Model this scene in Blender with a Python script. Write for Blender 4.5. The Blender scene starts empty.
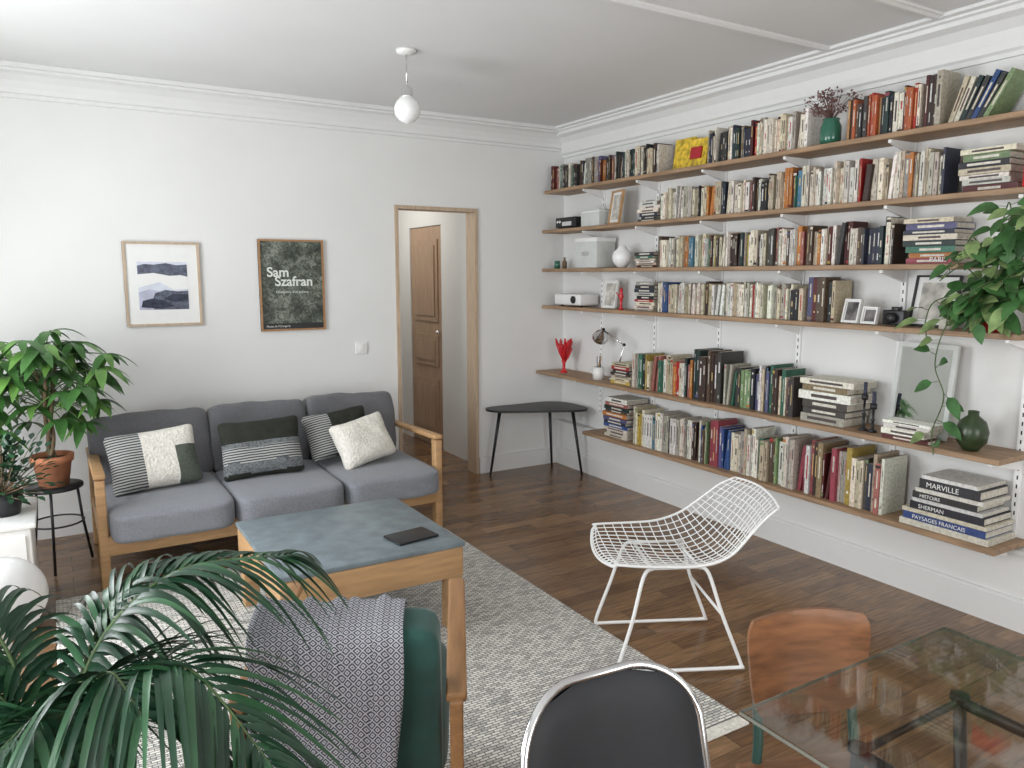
import bpy, bmesh, math, random
from mathutils import Vector, Matrix, Euler
random.seed(7)
scene = bpy.context.scene
V3 = Vector
# ------------------------------------------------------------------ materials
def newmat(name):
    m = bpy.data.materials.new(name); m.use_nodes = True
    nt = m.node_tree
    return m, nt, nt.nodes['Principled BSDF']
def mat(name, col, rough=.6, metal=0, var=.0, scale=20, bump=0, bscale=60, stretch=(1,1,1), sheen=0, coat=0, spec=None):
    m, nt, b = newmat(name)
    b.inputs['Roughness'].default_value = rough
    b.inputs['Metallic'].default_value = metal
    if sheen: b.inputs['Sheen Weight'].default_value = sheen
    if coat: b.inputs['Coat Weight'].default_value = coat
    if spec is not None: b.inputs['Specular IOR Level'].default_value = spec
    tc = nt.nodes.new('ShaderNodeTexCoord'); mp = nt.nodes.new('ShaderNodeMapping')
    mp.inputs['Scale'].default_value = stretch
    nt.links.new(tc.outputs['Object'], mp.inputs[0])
    n = nt.nodes.new('ShaderNodeTexNoise'); n.inputs['Scale'].default_value = scale; n.inputs['Detail'].default_value = 6
    nt.links.new(mp.outputs[0], n.inputs['Vector'])
    cr = nt.nodes.new('ShaderNodeValToRGB')
    cr.color_ramp.elements[0].position = .3; cr.color_ramp.elements[1].position = .7
    c0 = [max(0, c*(1-var)) for c in col]; c1 = [min(1, c*(1+var)) for c in col]
    cr.color_ramp.elements[0].color = (*c0, 1); cr.color_ramp.elements[1].color = (*c1, 1)
    nt.links.new(n.outputs['Fac'], cr.inputs[0]); nt.links.new(cr.outputs[0], b.inputs['Base Color'])
    if bump:
        n2 = nt.nodes.new('ShaderNodeTexNoise'); n2.inputs['Scale'].default_value = bscale
        nt.links.new(mp.outputs[0], n2.inputs['Vector'])
        bp = nt.nodes.new('ShaderNodeBump'); bp.inputs['Strength'].default_value = bump; bp.inputs['Distance'].default_value = .01
        nt.links.new(n2.outputs['Fac'], bp.inputs['Height']); nt.links.new(bp.outputs[0], b.inputs['Normal'])
    return m
WALL = mat('wall_paint', (.76,.76,.745), .85, var=.015, scale=3, bump=.04, bscale=90)
CEIL = mat('ceiling_paint', (.75,.75,.745), .9, var=.02, scale=2)
TRIM = mat('trim_paint', (.75,.75,.74), .6, var=.01)
WHITE = mat('white_enamel', (.80,.80,.78), .35, var=.01)
WHITEM = mat('white_metal', (.88,.88,.87), .35, var=.01)
OAK = mat('oak_wood', (.48,.285,.135), .45, var=.18, scale=6, stretch=(1,8,8), bump=.05)
BEECH = mat('stained_beech', (.37,.19,.08), .4, var=.2, scale=6, stretch=(8,1,8), bump=.05)
OAKP = mat('pale_oak', (.50,.38,.27), .5, var=.15, scale=8, stretch=(8,8,1))
SHELFW = mat('shelf_oak', (.32,.205,.12), .55, var=.25, scale=5, stretch=(8,1,8), bump=.05)
DOORW = mat('door_wood', (.42,.285,.19), .5, var=.13, scale=5, stretch=(8,8,1))
CHAIRW = mat('aged_plywood', (.215,.092,.040), .32, var=.35, scale=7, stretch=(1,8,8), coat=.3)
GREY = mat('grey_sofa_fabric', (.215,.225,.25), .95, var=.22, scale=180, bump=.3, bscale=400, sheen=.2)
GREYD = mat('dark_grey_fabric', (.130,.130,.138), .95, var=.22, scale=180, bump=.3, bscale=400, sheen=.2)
ZINC = mat('zinc_table_top', (.20,.245,.27), .40, var=.2, scale=12, metal=.2)
BLACK = mat('black_paint', (.012,.012,.014), .4, var=.1)
BLACKV = mat('black_vinyl', (.013,.014,.017), .6, var=.1, bump=.08, bscale=250)
CHROME = mat('chrome', (.75,.75,.76), .14, metal=1)
MIRROR = mat('mirror_glass', (.80,.81,.80), .03, metal=1)
GREENV = mat('green_velvet', (.010,.060,.048), .8, var=.25, scale=12, sheen=.3)
GREENM = mat('green_metal', (.03,.085,.07), .4, var=.1)
TERRA = mat('terracotta', (.50,.20,.10), .8, var=.15, scale=15)
LEAF = mat('leaf_green', (.045,.13,.03), .4, var=.4, scale=9)
LEAFL = mat('leaf_light_green', (.10,.22,.045), .42, var=.35, scale=9)
LEAFP = mat('pothos_leaf', (.05,.14,.04), .42, var=.5, scale=14)
LEAFP2 = mat('pothos_leaf_variegated', (.20,.29,.11), .42, var=.5, scale=18)
LEAFD = mat('palm_leaf_green', (.012,.046,.022), .38, var=.5, scale=7)
LEAFD2 = mat('palm_leaf_bright', (.03,.095,.04), .38, var=.4, scale=7)
STEM = mat('stem_brown', (.16,.11,.06), .8, var=.3)
STEMG = mat('stem_green', (.08,.13,.045), .6, var=.3)
SOIL = mat('soil', (.03,.02,.015), 1, var=.4, scale=60)
RED = mat('red_glass', (.55,.012,.02), .25, var=.1)
REDP = mat('red_pot', (.4,.02,.03), .4, var=.1)
PINK = mat('pink_ceramic', (.65,.13,.17), .4)
YELLOW = mat('yellow_cover', (.65,.45,.04), .5, var=.5, scale=35)
VASEG = mat('green_glass', (.03,.14,.09), .15, var=.1, coat=.5)
DARKG = mat('dark_green_glaze', (.03,.05,.02), .3, var=.3)
CREAM = mat('cream_paper', (.68,.65,.58), .8, var=.05)
PAPER = mat('white_paper', (.80,.80,.78), .8, var=.02)
NAVY = mat('navy_ink', (.03,.035,.06), .7, var=.5, scale=40)
SLATE = mat('slate_ink', (.10,.11,.15), .7, var=.5, scale=35)
SKYP = mat('mauve_ink', (.44,.45,.56), .7, var=.15, scale=14)
PALEB = mat('pale_blue_ink', (.62,.65,.73), .7, var=.1, scale=20)
PFLUFF = mat('white_fluffy_wool', (.76,.73,.66), 1, var=.12, scale=60, bump=.9, bscale=80)
PDARK = mat('olive_black_velvet', (.016,.018,.012), .9, var=.3, scale=20)
PGREY = mat('grey_weave', (.13,.14,.145), .95, var=.5, scale=90, bump=.3)
PGRN = mat('grey_green_weave', (.085,.10,.08), .95, var=.3, scale=120)
DRIED = mat('dried_flower', (.17,.09,.08), .9, var=.4)
GLOBE = mat('opal_glass', (.85,.85,.84), .15)
GREYBOX = mat('grey_card', (.58,.60,.58), .7, var=.05)
PHOTO = mat('photo_print', (.12,.11,.11), .5, var=.9, scale=22)
PHOTOL = mat('pale_print', (.50,.48,.43), .6, var=.4, scale=22)

def botanic():
    m, nt, b = newmat('botanic_print')
    tc = nt.nodes.new('ShaderNodeTexCoord')
    n = nt.nodes.new('ShaderNodeTexNoise'); n.inputs['Scale'].default_value = 38; n.inputs['Detail'].default_value = 12; n.inputs['Distortion'].default_value = 1.2
    n2 = nt.nodes.new('ShaderNodeTexNoise'); n2.inputs['Scale'].default_value = 7; n2.inputs['Detail'].default_value = 3
    nt.links.new(tc.outputs['Object'], n.inputs['Vector']); nt.links.new(tc.outputs['Object'], n2.inputs['Vector'])
    mx = nt.nodes.new('ShaderNodeMath'); mx.operation = 'MULTIPLY'
    nt.links.new(n2.outputs['Fac'], mx.inputs[0]); nt.links.new(n.outputs['Fac'], mx.inputs[1])
    cr = nt.nodes.new('ShaderNodeValToRGB')
    e = cr.color_ramp.elements; e[0].position = .15; e[0].color = (.02,.026,.02,1); e[1].position = .38; e[1].color = (.24,.26,.22,1)
    x = e.new(.24); x.color = (.065,.08,.06,1)
    nt.links.new(mx.outputs[0], cr.inputs[0]); nt.links.new(cr.outputs[0], b.inputs['Base Color'])
    return m
BOTANIC = botanic()

def stripes(name, ca, cb, scale, direction='X', rough=.95, dist=2):
    m, nt, b = newmat(name)
    b.inputs['Roughness'].default_value = rough
    tc = nt.nodes.new('ShaderNodeTexCoord')
    w = nt.nodes.new('ShaderNodeTexWave'); w.bands_direction = direction
    w.inputs['Scale'].default_value = scale; w.inputs['Distortion'].default_value = dist; w.inputs['Detail'].default_value = 2
    nt.links.new(tc.outputs['Object'], w.inputs['Vector'])
    cr = nt.nodes.new('ShaderNodeValToRGB'); cr.color_ramp.elements[0].color = (*ca,1); cr.color_ramp.elements[1].color = (*cb,1)
    cr.color_ramp.elements[0].position=.35; cr.color_ramp.elements[1].position=.65
    nt.links.new(w.outputs['Color'], cr.inputs[0]); nt.links.new(cr.outputs[0], b.inputs['Base Color'])
    return m
PSTRIPE = stripes('striped_weave', (.04,.045,.05), (.42,.42,.40), 22, 'Z', dist=1)

def blanket_mat():
    m, nt, b = newmat('patterned_throw')
    b.inputs['Roughness'].default_value = 1
    tc = nt.nodes.new('ShaderNodeTexCoord')
    sp = nt.nodes.new('ShaderNodeSeparateXYZ'); nt.links.new(tc.outputs['Object'], sp.inputs[0])
    def M(op, a, bb=None, v=None):
        n = nt.nodes.new('ShaderNodeMath'); n.operation = op
        nt.links.new(a, n.inputs[0])
        if bb is not None: nt.links.new(bb, n.inputs[1])
        if v is not None: n.inputs[1].default_value = v
        return n.outputs[0]
    sy = M('ADD', sp.outputs[2], M('MULTIPLY', sp.outputs[1], v=.9))
    a = M('PINGPONG', sp.outputs[0], v=.012); c = M('PINGPONG', sy, v=.012)
    s = M('MULTIPLY', M('ADD', a, c), v=50/1.2)
    z = M('PINGPONG', M('MULTIPLY', s, v=3), v=.5)
    cr = nt.nodes.new('ShaderNodeValToRGB'); cr.color_ramp.elements[0].position=.20; cr.color_ramp.elements[1].position=.30
    cr.color_ramp.elements[0].color=(.04,.045,.075,1); cr.color_ramp.elements[1].color=(.46,.46,.48,1)
    nt.links.new(z, cr.inputs[0]); nt.links.new(cr.outputs[0], b.inputs['Base Color'])
    return m
BLANKET = blanket_mat()

def rug_mat():
    m, nt, b = newmat('woven_rug')
    b.inputs['Roughness'].default_value = 1
    tc = nt.nodes.new('ShaderNodeTexCoord')
    br = nt.nodes.new('ShaderNodeTexBrick')
    br.inputs['Scale'].default_value = 1; br.inputs['Brick Width'].default_value = .034; br.inputs['Row Height'].default_value = .013
    br.inputs['Mortar Size'].default_value = .0018; br.inputs['Mortar'].default_value = (.14,.135,.13,1)
    br.inputs['Color1'].default_value = (.84,.82,.76,1); br.inputs['Color2'].default_value = (.32,.315,.30,1)
    br.inputs['Bias'].default_value = -.25
    nt.links.new(tc.outputs['Object'], br.inputs['Vector'])
    n = nt.nodes.new('ShaderNodeTexNoise'); n.inputs['Scale'].default_value = 110
    nt.links.new(tc.outputs['Object'], n.inputs['Vector'])
    mx = nt.nodes.new('ShaderNodeMix'); mx.data_type = 'RGBA'; mx.blend_type = 'OVERLAY'; mx.inputs[0].default_value = .6
    nt.links.new(br.outputs[0], mx.inputs[6]); nt.links.new(n.outputs['Fac'], mx.inputs[7])
    nt.links.new(mx.outputs[2], b.inputs['Base Color'])
    bp = nt.nodes.new('ShaderNodeBump'); bp.inputs['Strength'].default_value = .6; bp.inputs['Distance'].default_value = .004
    nt.links.new(br.outputs['Color'], bp.inputs['Height']); nt.links.new(bp.outputs[0], b.inputs['Normal'])
    return m
RUG = rug_mat()

def floor_mat():
    m, nt, b = newmat('oak_parquet')
    tc = nt.nodes.new('ShaderNodeTexCoord')
    br = nt.nodes.new('ShaderNodeTexBrick')
    br.inputs['Scale'].default_value = 1; br.inputs['Brick Width'].default_value = .62; br.inputs['Row Height'].default_value = .085
    br.inputs['Mortar Size'].default_value = .0012; br.inputs['Mortar'].default_value = (.05,.026,.012,1)
    br.inputs['Color1'].default_value = (.150,.080,.038,1); br.inputs['Color2'].default_value = (.29,.170,.086,1)
    nt.links.new(tc.outputs['Object'], br.inputs['Vector'])
    mp = nt.nodes.new('ShaderNodeMapping'); mp.inputs['Scale'].default_value = (2, 22, 1)
    nt.links.new(tc.outputs['Object'], mp.inputs[0])
    n = nt.nodes.new('ShaderNodeTexNoise'); n.inputs['Scale'].default_value = 4; n.inputs['Detail'].default_value = 8
    nt.links.new(mp.outputs[0], n.inputs['Vector'])
    cr = nt.nodes.new('ShaderNodeValToRGB'); cr.color_ramp.elements[0].color = (.55,.53,.50,1); cr.color_ramp.elements[1].color = (1.2,1.15,1.08,1)
    cr.color_ramp.elements[0].position=.3; cr.color_ramp.elements[1].position=.7
    nt.links.new(n.outputs['Fac'], cr.inputs[0])
    mx = nt.nodes.new('ShaderNodeMix'); mx.data_type = 'RGBA'; mx.blend_type = 'MULTIPLY'; mx.inputs[0].default_value = 1
    nt.links.new(br.outputs[0], mx.inputs[6]); nt.links.new(cr.outputs[0], mx.inputs[7])
    nt.links.new(mx.outputs[2], b.inputs['Base Color'])
    b.inputs['Roughness'].default_value = .27; b.inputs['Coat Weight'].default_value = .15; b.inputs['Coat Roughness'].default_value = .2
    bp = nt.nodes.new('ShaderNodeBump'); bp.inputs['Strength'].default_value = .22; bp.inputs['Distance'].default_value = .003
    nt.links.new(mx.outputs[2], bp.inputs['Height']); nt.links.new(bp.outputs[0], b.inputs['Normal'])
    return m
FLOOR = floor_mat()

def glass_mat():
    m = bpy.data.materials.new('clear_glass'); m.use_nodes = True
    nt = m.node_tree; nt.nodes.clear()
    o = nt.nodes.new('ShaderNodeOutputMaterial'); t = nt.nodes.new('ShaderNodeBsdfTransparent'); g = nt.nodes.new('ShaderNodeBsdfGlossy')
    t.inputs[0].default_value = (.88,.89,.87,1); g.inputs['Roughness'].default_value = .03
    lw = nt.nodes.new('ShaderNodeLayerWeight'); lw.inputs['Blend'].default_value = .5
    p = nt.nodes.new('ShaderNodeMath'); p.operation = 'POWER'; p.inputs[1].default_value = 3.5
    q = nt.nodes.new('ShaderNodeMath'); q.operation = 'MULTIPLY_ADD'; q.inputs[1].default_value = .8; q.inputs[2].default_value = .05
    nt.links.new(lw.outputs['Facing'], p.inputs[0]); nt.links.new(p.outputs[0], q.inputs[0])
    mx = nt.nodes.new('ShaderNodeMixShader')
    nt.links.new(q.outputs[0], mx.inputs[0]); nt.links.new(t.outputs[0], mx.inputs[1]); nt.links.new(g.outputs[0], mx.inputs[2])
    nt.links.new(mx.outputs[0], o.inputs[0])
    return m
GLASS = glass_mat()
GEDGE = mat('glass_edge', (.18,.18,.15), .15)

def book_mat():
    m, nt, b = newmat('book_covers')
    a = nt.nodes.new('ShaderNodeAttribute'); a.attribute_name = 'Col'
    tc = nt.nodes.new('ShaderNodeTexCoord'); n = nt.nodes.new('ShaderNodeTexNoise'); n.inputs['Scale'].default_value = 70
    nt.links.new(tc.outputs['Object'], n.inputs['Vector'])
    cr = nt.nodes.new('ShaderNodeValToRGB'); cr.color_ramp.elements[0].color = (.78,.76,.72,1); cr.color_ramp.elements[1].color = (1.1,1.1,1.1,1)
    cr.color_ramp.elements[0].position=.3; cr.color_ramp.elements[1].position=.65
    nt.links.new(n.outputs['Fac'], cr.inputs[0])
    mx = nt.nodes.new('ShaderNodeMix'); mx.data_type = 'RGBA'; mx.blend_type = 'MULTIPLY'; mx.inputs[0].default_value = 1
    nt.links.new(a.outputs['Color'], mx.inputs[6]); nt.links.new(cr.outputs[0], mx.inputs[7])
    nt.links.new(mx.outputs[2], b.inputs['Base Color']); b.inputs['Roughness'].default_value = .5
    return m
BOOK = book_mat()

# ------------------------------------------------------------------ mesh builder
class MB:
    def __init__(s, name):
        s.n = name; s.V = []; s.F = []; s.M = []; s.S = []; s.C = []; s.mats = []; s.hascol = False
    def mi(s, m):
        if m not in s.mats: s.mats.append(m)
        return s.mats.index(m)
    def add(s, vs, fs, m, smooth=False, col=None, T=None):
        o = len(s.V)
        for v in vs:
            v = Vector(v)
            s.V.append(T @ v if T is not None else v)
        k = s.mi(m) if not callable(m) else None
        for i, f in enumerate(fs):
            s.F.append([o+j for j in f])
            s.M.append(k if k is not None else s.mi(m(i)))
            s.S.append(smooth); s.C.append(col or (1,1,1))
        if col: s.hascol = True
    def box(s, c, d, m, R=None, col=None, topcol=None):
        hx, hy, hz = d[0]/2, d[1]/2, d[2]/2
        vs = [(x*hx, y*hy, z*hz) for x in (-1,1) for y in (-1,1) for z in (-1,1)]
        fs = [(0,1,3,2),(4,6,7,5),(0,4,5,1),(2,3,7,6),(0,2,6,4),(1,5,7,3)]
        T = Matrix.Translation(c)
        if R is not None: T = T @ R.to_4x4()
        s.add(vs, fs, m, False, col, T)
        if topcol: s.C[-1] = topcol
    def bx(s, x0, x1, y0, y1, z0, z1, m, **k):
        s.box(((x0+x1)/2,(y0+y1)/2,(z0+z1)/2), (x1-x0,y1-y0,z1-z0), m, **k)
    def frombm(s, bm, m, smooth, T=None, mf=None):
        bm.verts.index_update()
        vs = [v.co.copy() for v in bm.verts]; fs = []; ms = []
        for f in bm.faces:
            fs.append([v.index for v in f.verts])
            if mf: ms.append(mf(f.calc_center_median()))
        if mf: s.add(vs, fs, (lambda i: ms[i]), smooth, None, T)
        else: s.add(vs, fs, m, smooth, None, T)
        bm.free()
    def rbox(s, c, d, r, m, R=None, seg=3, smooth=True):
        bm = bmesh.new(); bmesh.ops.create_cube(bm, size=1)
        for v in bm.verts: v.co = Vector((v.co.x*d[0], v.co.y*d[1], v.co.z*d[2]))
        bmesh.ops.bevel(bm, geom=bm.edges[:], offset=r, segments=seg, affect='EDGES', profile=.5)
        T = Matrix.Translation(c)
        if R is not None: T = T @ R.to_4x4()
        s.frombm(bm, m, smooth, T)
    def cushion(s, c, d, m, R=None, k=6, n=12, puff=.08, pillow=False, mf=None, seed=0, wr=.0):
        bm = bmesh.new(); bmesh.ops.create_cube(bm, size=2)
        bmesh.ops.subdivide_edges(bm, edges=bm.edges[:], cuts=n, use_grid_fill=True)
        rr = random.Random(seed); ph = [rr.uniform(0,6) for _ in range(6)]
        for v in bm.verts:
            x, y, z = v.co
            q = (abs(x)**k+abs(y)**k+abs(z)**k)**(-1/k)
            px, py, pz = x*q, y*q, z*q
            if pillow:
                e = max(.0, (1-px**4)*(1-pz**4))
                py *= .10+.90*e**.5
                px *= 1-.07*(1-abs(pz)**2)*abs(px); pz *= 1-.07*(1-abs(px)**2)*abs(pz)
            else:
                pz *= 1+puff*(1-px*px)*(1-py*py)
            w = wr*(math.sin(px*5+ph[0]+py*3)*math.sin(pz*4+ph[1]) + .5*math.sin(px*11+pz*7+ph[2]))
            v.co = Vector((px*d[0]/2, py*d[1]/2+w, pz*d[2]/2+w*.6))
        T = Matrix.Translation(c)
        if R is not None: T = T @ R.to_4x4()
        s.frombm(bm, m, True, T, mf)
    def tube(s, pts, r, m, seg=8, closed=False):
        pts = [Vector(p) for p in pts]; n = len(pts)
        rs = r if isinstance(r, (list,tuple)) else [r]*n
        vs = []; fs = []
        N = None
        for i, p in enumerate(pts):
            if closed: t = (pts[(i+1)%n]-pts[i-1])
            else: t = (pts[min(i+1,n-1)]-pts[max(i-1,0)])
            if t.length < 1e-9: t = Vector((0,0,1))
            t.normalize()
            if N is None:
                N = t.orthogonal().normalized()
            else:
                N = (N - t*N.dot(t))
                N = N.normalized() if N.length > 1e-6 else t.orthogonal().normalized()
            B = t.cross(N)
            for j in range(seg):
                a = 2*math.pi*j/seg
                vs.append(p + (N*math.cos(a)+B*math.sin(a))*rs[i])
        rng = n if closed else n-1
        for i in range(rng):
            for j in range(seg):
                a = i*seg+j; b = i*seg+(j+1)%seg; i2 = (i+1)%n
                fs.append((a, b, i2*seg+(j+1)%seg, i2*seg+j))
        if not closed:
            fs.append(tuple(range(seg))[::-1]); fs.append(tuple((n-1)*seg+j for j in range(seg)))
        s.add(vs, fs, m, True)
    def lathe(s, prof, c, m, seg=28, R=None, sx=1, sy=1):
        vs = []; fs = []
        for (r, z) in prof:
            for j in range(seg):
                a = 2*math.pi*j/seg
                vs.append((r*math.cos(a)*sx, r*math.sin(a)*sy, z))
        for i in range(len(prof)-1):
            for j in range(seg):
                fs.append((i*seg+j, i*seg+(j+1)%seg, (i+1)*seg+(j+1)%seg, (i+1)*seg+j))
        T = Matrix.Translation(c)
        if R is not None: T = T @ R.to_4x4()
        s.add(vs, fs, m, True, None, T)
    def ball(s, c, r, m, seg=20, sz=1):
        s.lathe([(max(1e-4, r*math.sin(math.pi*i/12)), -r*sz*math.cos(math.pi*i/12)) for i in range(13)], c, m, seg)
    def cyl(s, c, r, z0, z1, m, seg=28, R=None):
        s.lathe([(1e-4,z0),(r,z0),(r,z1),(1e-4,z1)], c, m, seg, R)
    def prism(s, out, z0, z1, m, T=None, smooth=False):
        n = len(out)
        vs = [(x,y,z0) for x,y in out]+[(x,y,z1) for x,y in out]
        fs = [tuple(range(n))[::-1], tuple(range(n,2*n))]+[(i,(i+1)%n,n+(i+1)%n,n+i) for i in range(n)]
        s.add(vs, fs, m, smooth, None, T)
    def grid(s, rows, m, smooth=True):
        vs = [p for r in rows for p in r]; w = len(rows[0]); fs = []
        for i in range(len(rows)-1):
            for j in range(w-1):
                fs.append((i*w+j, i*w+j+1, (i+1)*w+j+1, (i+1)*w+j))
        s.add(vs, fs, m, smooth)
    def leaf(s, base, d, n, L, W, m, droop=.3, k=5, fold=.2, prof=None):
        d = d.normalized(); side = d.cross(n)
        if side.length < 1e-3: side = d.orthogonal()
        side.normalize(); n = side.cross(d)
        rows = []
        for i in range(k+1):
            t = i/k
            w = W*.5*(prof(t) if prof else math.sin(math.pi*min(1,max(.0,t**.85)))**.8 if 0 < t < 1 else .02)
            c = base + d*L*t + Vector((0,0,-droop*L*t*t))
            rows.append([c-side*w+n*fold*w, c, c+side*w+n*fold*w])
        s.grid(rows, m)
    def done(s, loc=(0,0,0), rz=0, parent=None):
        me = bpy.data.meshes.new(s.n)
        me.from_pydata([tuple(v) for v in s.V], [], s.F)
        for m in s.mats: me.materials.append(m)
        me.polygons.foreach_set('material_index', s.M)
        me.polygons.foreach_set('use_smooth', s.S)
        if s.hascol:
            at = me.color_attributes.new('Col', 'FLOAT_COLOR', 'CORNER')
            for p, c in zip(me.polygons, s.C):
                for li in p.loop_indices: at.data[li].color = (*c, 1)
        me.update()
        ob = bpy.data.objects.new(s.n, me); scene.collection.objects.link(ob)
        ob.location = loc; ob.rotation_euler = (0,0,rz)
        if parent: ob.parent = parent
        return ob
def text(parent, name, body, size, loc, rot, m, ext=.0003, off=0):
    cu = bpy.data.curves.new(name, 'FONT'); cu.body = body; cu.size = size; cu.extrude = ext; cu.offset = off
    cu.materials.append(m)
    ob = bpy.data.objects.new(name, cu); scene.collection.objects.link(ob)
    ob.location = loc; ob.rotation_euler = rot; ob.parent = parent
    return ob
def catmull(P, n=8, closed=False):
    P = [Vector(p) for p in P]; out = []; N = len(P)
    rng = N if closed else N-1
    for i in range(rng):
        if closed: p0,p1,p2,p3 = P[i-1],P[i],P[(i+1)%N],P[(i+2)%N]
        else: p0,p1,p2,p3 = P[max(i-1,0)],P[i],P[i+1],P[min(i+2,N-1)]
        for k in range(n):
            t = k/n
            out.append(.5*((2*p1)+(-p0+p2)*t+(2*p0-5*p1+4*p2-p3)*t*t+(-p0+3*p1-3*p2+p3)*t**3))
    if not closed: out.append(P[-1])
    return out
def Rx(a): return Matrix.Rotation(math.radians(a),3,'X')
def Ry(a): return Matrix.Rotation(math.radians(a),3,'Y')
def Rz(a): return Matrix.Rotation(math.radians(a),3,'Z')

# ------------------------------------------------------------------ room shell
XL, XR, YB, YF, H = -1.0, 3.60, 5.18, -2.0, 2.68
def simple(name, *boxes, m=WALL):
    b = MB(name)
    for x in boxes: b.bx(*x, m)
    return b.done()
simple('floor', (XL-.12, XR+.12, YF-.12, 8.0, -.06, 0), m=FLOOR)
simple('ceiling', (XL-.12, XR+.12, YF-.12, YB+.12, H, H+.06), m=CEIL)
DX0, DX1, DZ = 2.15, 2.79, 2.03
simple('wall_back', (XL-.12, DX0, YB, YB+.12, 0, H), (DX1, XR+.12, YB, YB+.12, 0, H), (DX0, DX1, YB, YB+.12, DZ, H))
simple('wall_right', (XR, XR+.12, YF, YB, 0, H), (XR-.05, XR, 1.3, YB, 0, .345))
simple('wall_front', (XL-.12, .2, YF-.12, YF, 0, H), (2.4, XR+.12, YF-.12, YF, 0, H), (.2, 2.4, YF-.12, YF, 2.35, H), (.2,2.4,YF-.12,YF,0,.3))
simple('wall_left', (XL-.12, XL, YF, .1, 0, H), (XL-.12, XL, 1.5, 2.7, 0, H), (XL-.12, XL, 4.2, YB, 0, H),
       (XL-.12, XL, .1, 1.5, 2.35, H), (XL-.12, XL, 2.7, 4.2, 2.35, H), (XL-.12, XL, .1, 1.5, 0, .25), (XL-.12, XL, 2.7, 4.2, 0, .25))
def window(name, a0, a1, z0, z1, axis, p):
    b = MB(name)
    def bar(u0,u1,w0,w1):
        if axis == 'x': b.bx(p-.03, p+.03, u0, u1, w0, w1, WHITE)
        else: b.bx(u0, u1, p-.03, p+.03, w0, w1, WHITE)
    bar(a0,a0+.06,z0,z1); bar(a1-.06,a1,z0,z1); bar(a0,a1,z0,z0+.06); bar(a0,a1,z1-.06,z1)
    mid = (a0+a1)/2; bar(mid-.05,mid+.05,z0,z1)
    for k in (1,2): zz = z0+(z1-z0)*k/3; bar(a0,a1,zz-.015,zz+.015)
    b.done()
window('window_1', .1,1.5,.25,2.35,'x',XL-.06)
window('window_2', 2.7,4.2,.25,2.35,'x',XL-.06)
window('window_3', .2,2.4,.3,2.35,'y',YF-.06)
# hallway
simple('wall_hallway_right', (2.92, 3.02, YB+.12, 6.05, 0, 2.5), (2.92,3.02,6.72,6.95,0,2.5), (2.92,3.02,6.05,6.72,1.98,2.5))
simple('wall_hallway_left', (1.9, 2.0, YB+.12, 6.95, 0, 2.5))
simple('wall_hallway_end', (1.9, 3.02, 6.95, 7.05, 0, 2.5))
simple('ceiling_hallway', (1.9, 3.02, YB+.12, 7.05, 2.5, 2.56), m=CEIL)
b = MB('door_1')   # panelled wooden door in the hallway
b.bx(2.93,2.97,6.055,6.715,.005,1.975,DOORW)
for (z0,z1) in ((.12,.62),(.74,1.02),(1.14,1.86)):
    b.bx(2.918,2.93,6.13,6.64,z0,z1,DOORW); b.bx(2.908,2.918,6.18,6.59,z0+.05,z1-.05,DOORW)
b.ball((2.905,6.10,1.05),.02,CHROME)
b.done()
b = MB('door_2')  # casing of the doorway
b.bx(DX0-.012,DX0+.012,YB-.016,YB+.13,0,DZ+.012,OAKP); b.bx(DX1-.012,DX1+.012,YB-.016,YB+.13,0,DZ+.012,OAKP)
b.bx(DX0+.012,DX1-.012,YB-.016,YB+.13,DZ-.012,DZ+.012,OAKP)
b.done()
simple('baseboard_back', (XL, DX0-.02, YB-.018, YB, 0, .13), (DX1+.02, XR-.05, YB-.018, YB, 0, .13), m=TRIM)
simple('baseboard_right', (XR-.068, XR-.05, 1.3, YB-.02, 0, .13), (XR-.062, XR-.05, 1.3, YB-.02, .13, .145), (XR-.02,XR,YF,1.3,0,.13), m=TRIM)
simple('baseboard_left', (XL, XL+.018, YF, YB, 0, .13), m=TRIM)
simple('trim_ledge', (XR-.075, XR, 1.3, YB-.001, .345, .365), m=TRIM)
def cornice(name, p0, p1, inward, prof):
    b = MB(name); p0 = V3(p0); p1 = V3(p1); inward = V3(inward)
    rows = []
    for d,z in prof:
        rows.append([V3((p.x,p.y,0))+inward*d+V3((0,0,z)) for p in (p0,p1)])
    b.grid(rows, TRIM, smooth=False); b.done()
pr = [(0,2.515),(.018,2.515),(.018,2.535),(.03,2.54),(.034,2.565),(.05,2.60),(.08,2.63),(.11,2.64),(.11,2.652),(.135,2.655),(.135,H-.001),(.0,H)]
cornice('trim_cornice_back', (XL,YB,0),(XR,YB,0),(0,-1,0),pr)
pr2 = [(0,2.47),(.02,2.47),(.02,2.49),(.035,2.50),(.04,2.53),(.055,2.575),(.09,2.61),(.13,2.625),(.13,2.645),(.15,2.65),(.15,2.66),(.18,2.664),(.18,H-.001),(0,H)]
cornice('trim_cornice_right', (XR,YB,0),(XR,YF,0),(-1,0,0),pr2)
sm = [(0,H),(.0,H-.012),(.012,H-.022),(.03,H-.022),(.042,H-.012),(.05,H-.012),(.05,H)]
cornice('trim_ceiling_1', (XL,2.62,0),(XR-.17,2.62,0),(0,1,0),sm)
cornice('trim_ceiling_2', (XL,2.10,0),(XR-.17,2.10,0),(0,-1,0),sm)
b = MB('light_switch'); b.rbox((1.865,YB-.006,1.04),(.085,.012,.085),.004,WHITE); b.rbox((1.865,YB-.013,1.04),(.04,.006,.05),.002,WHITE); b.done()

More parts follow.
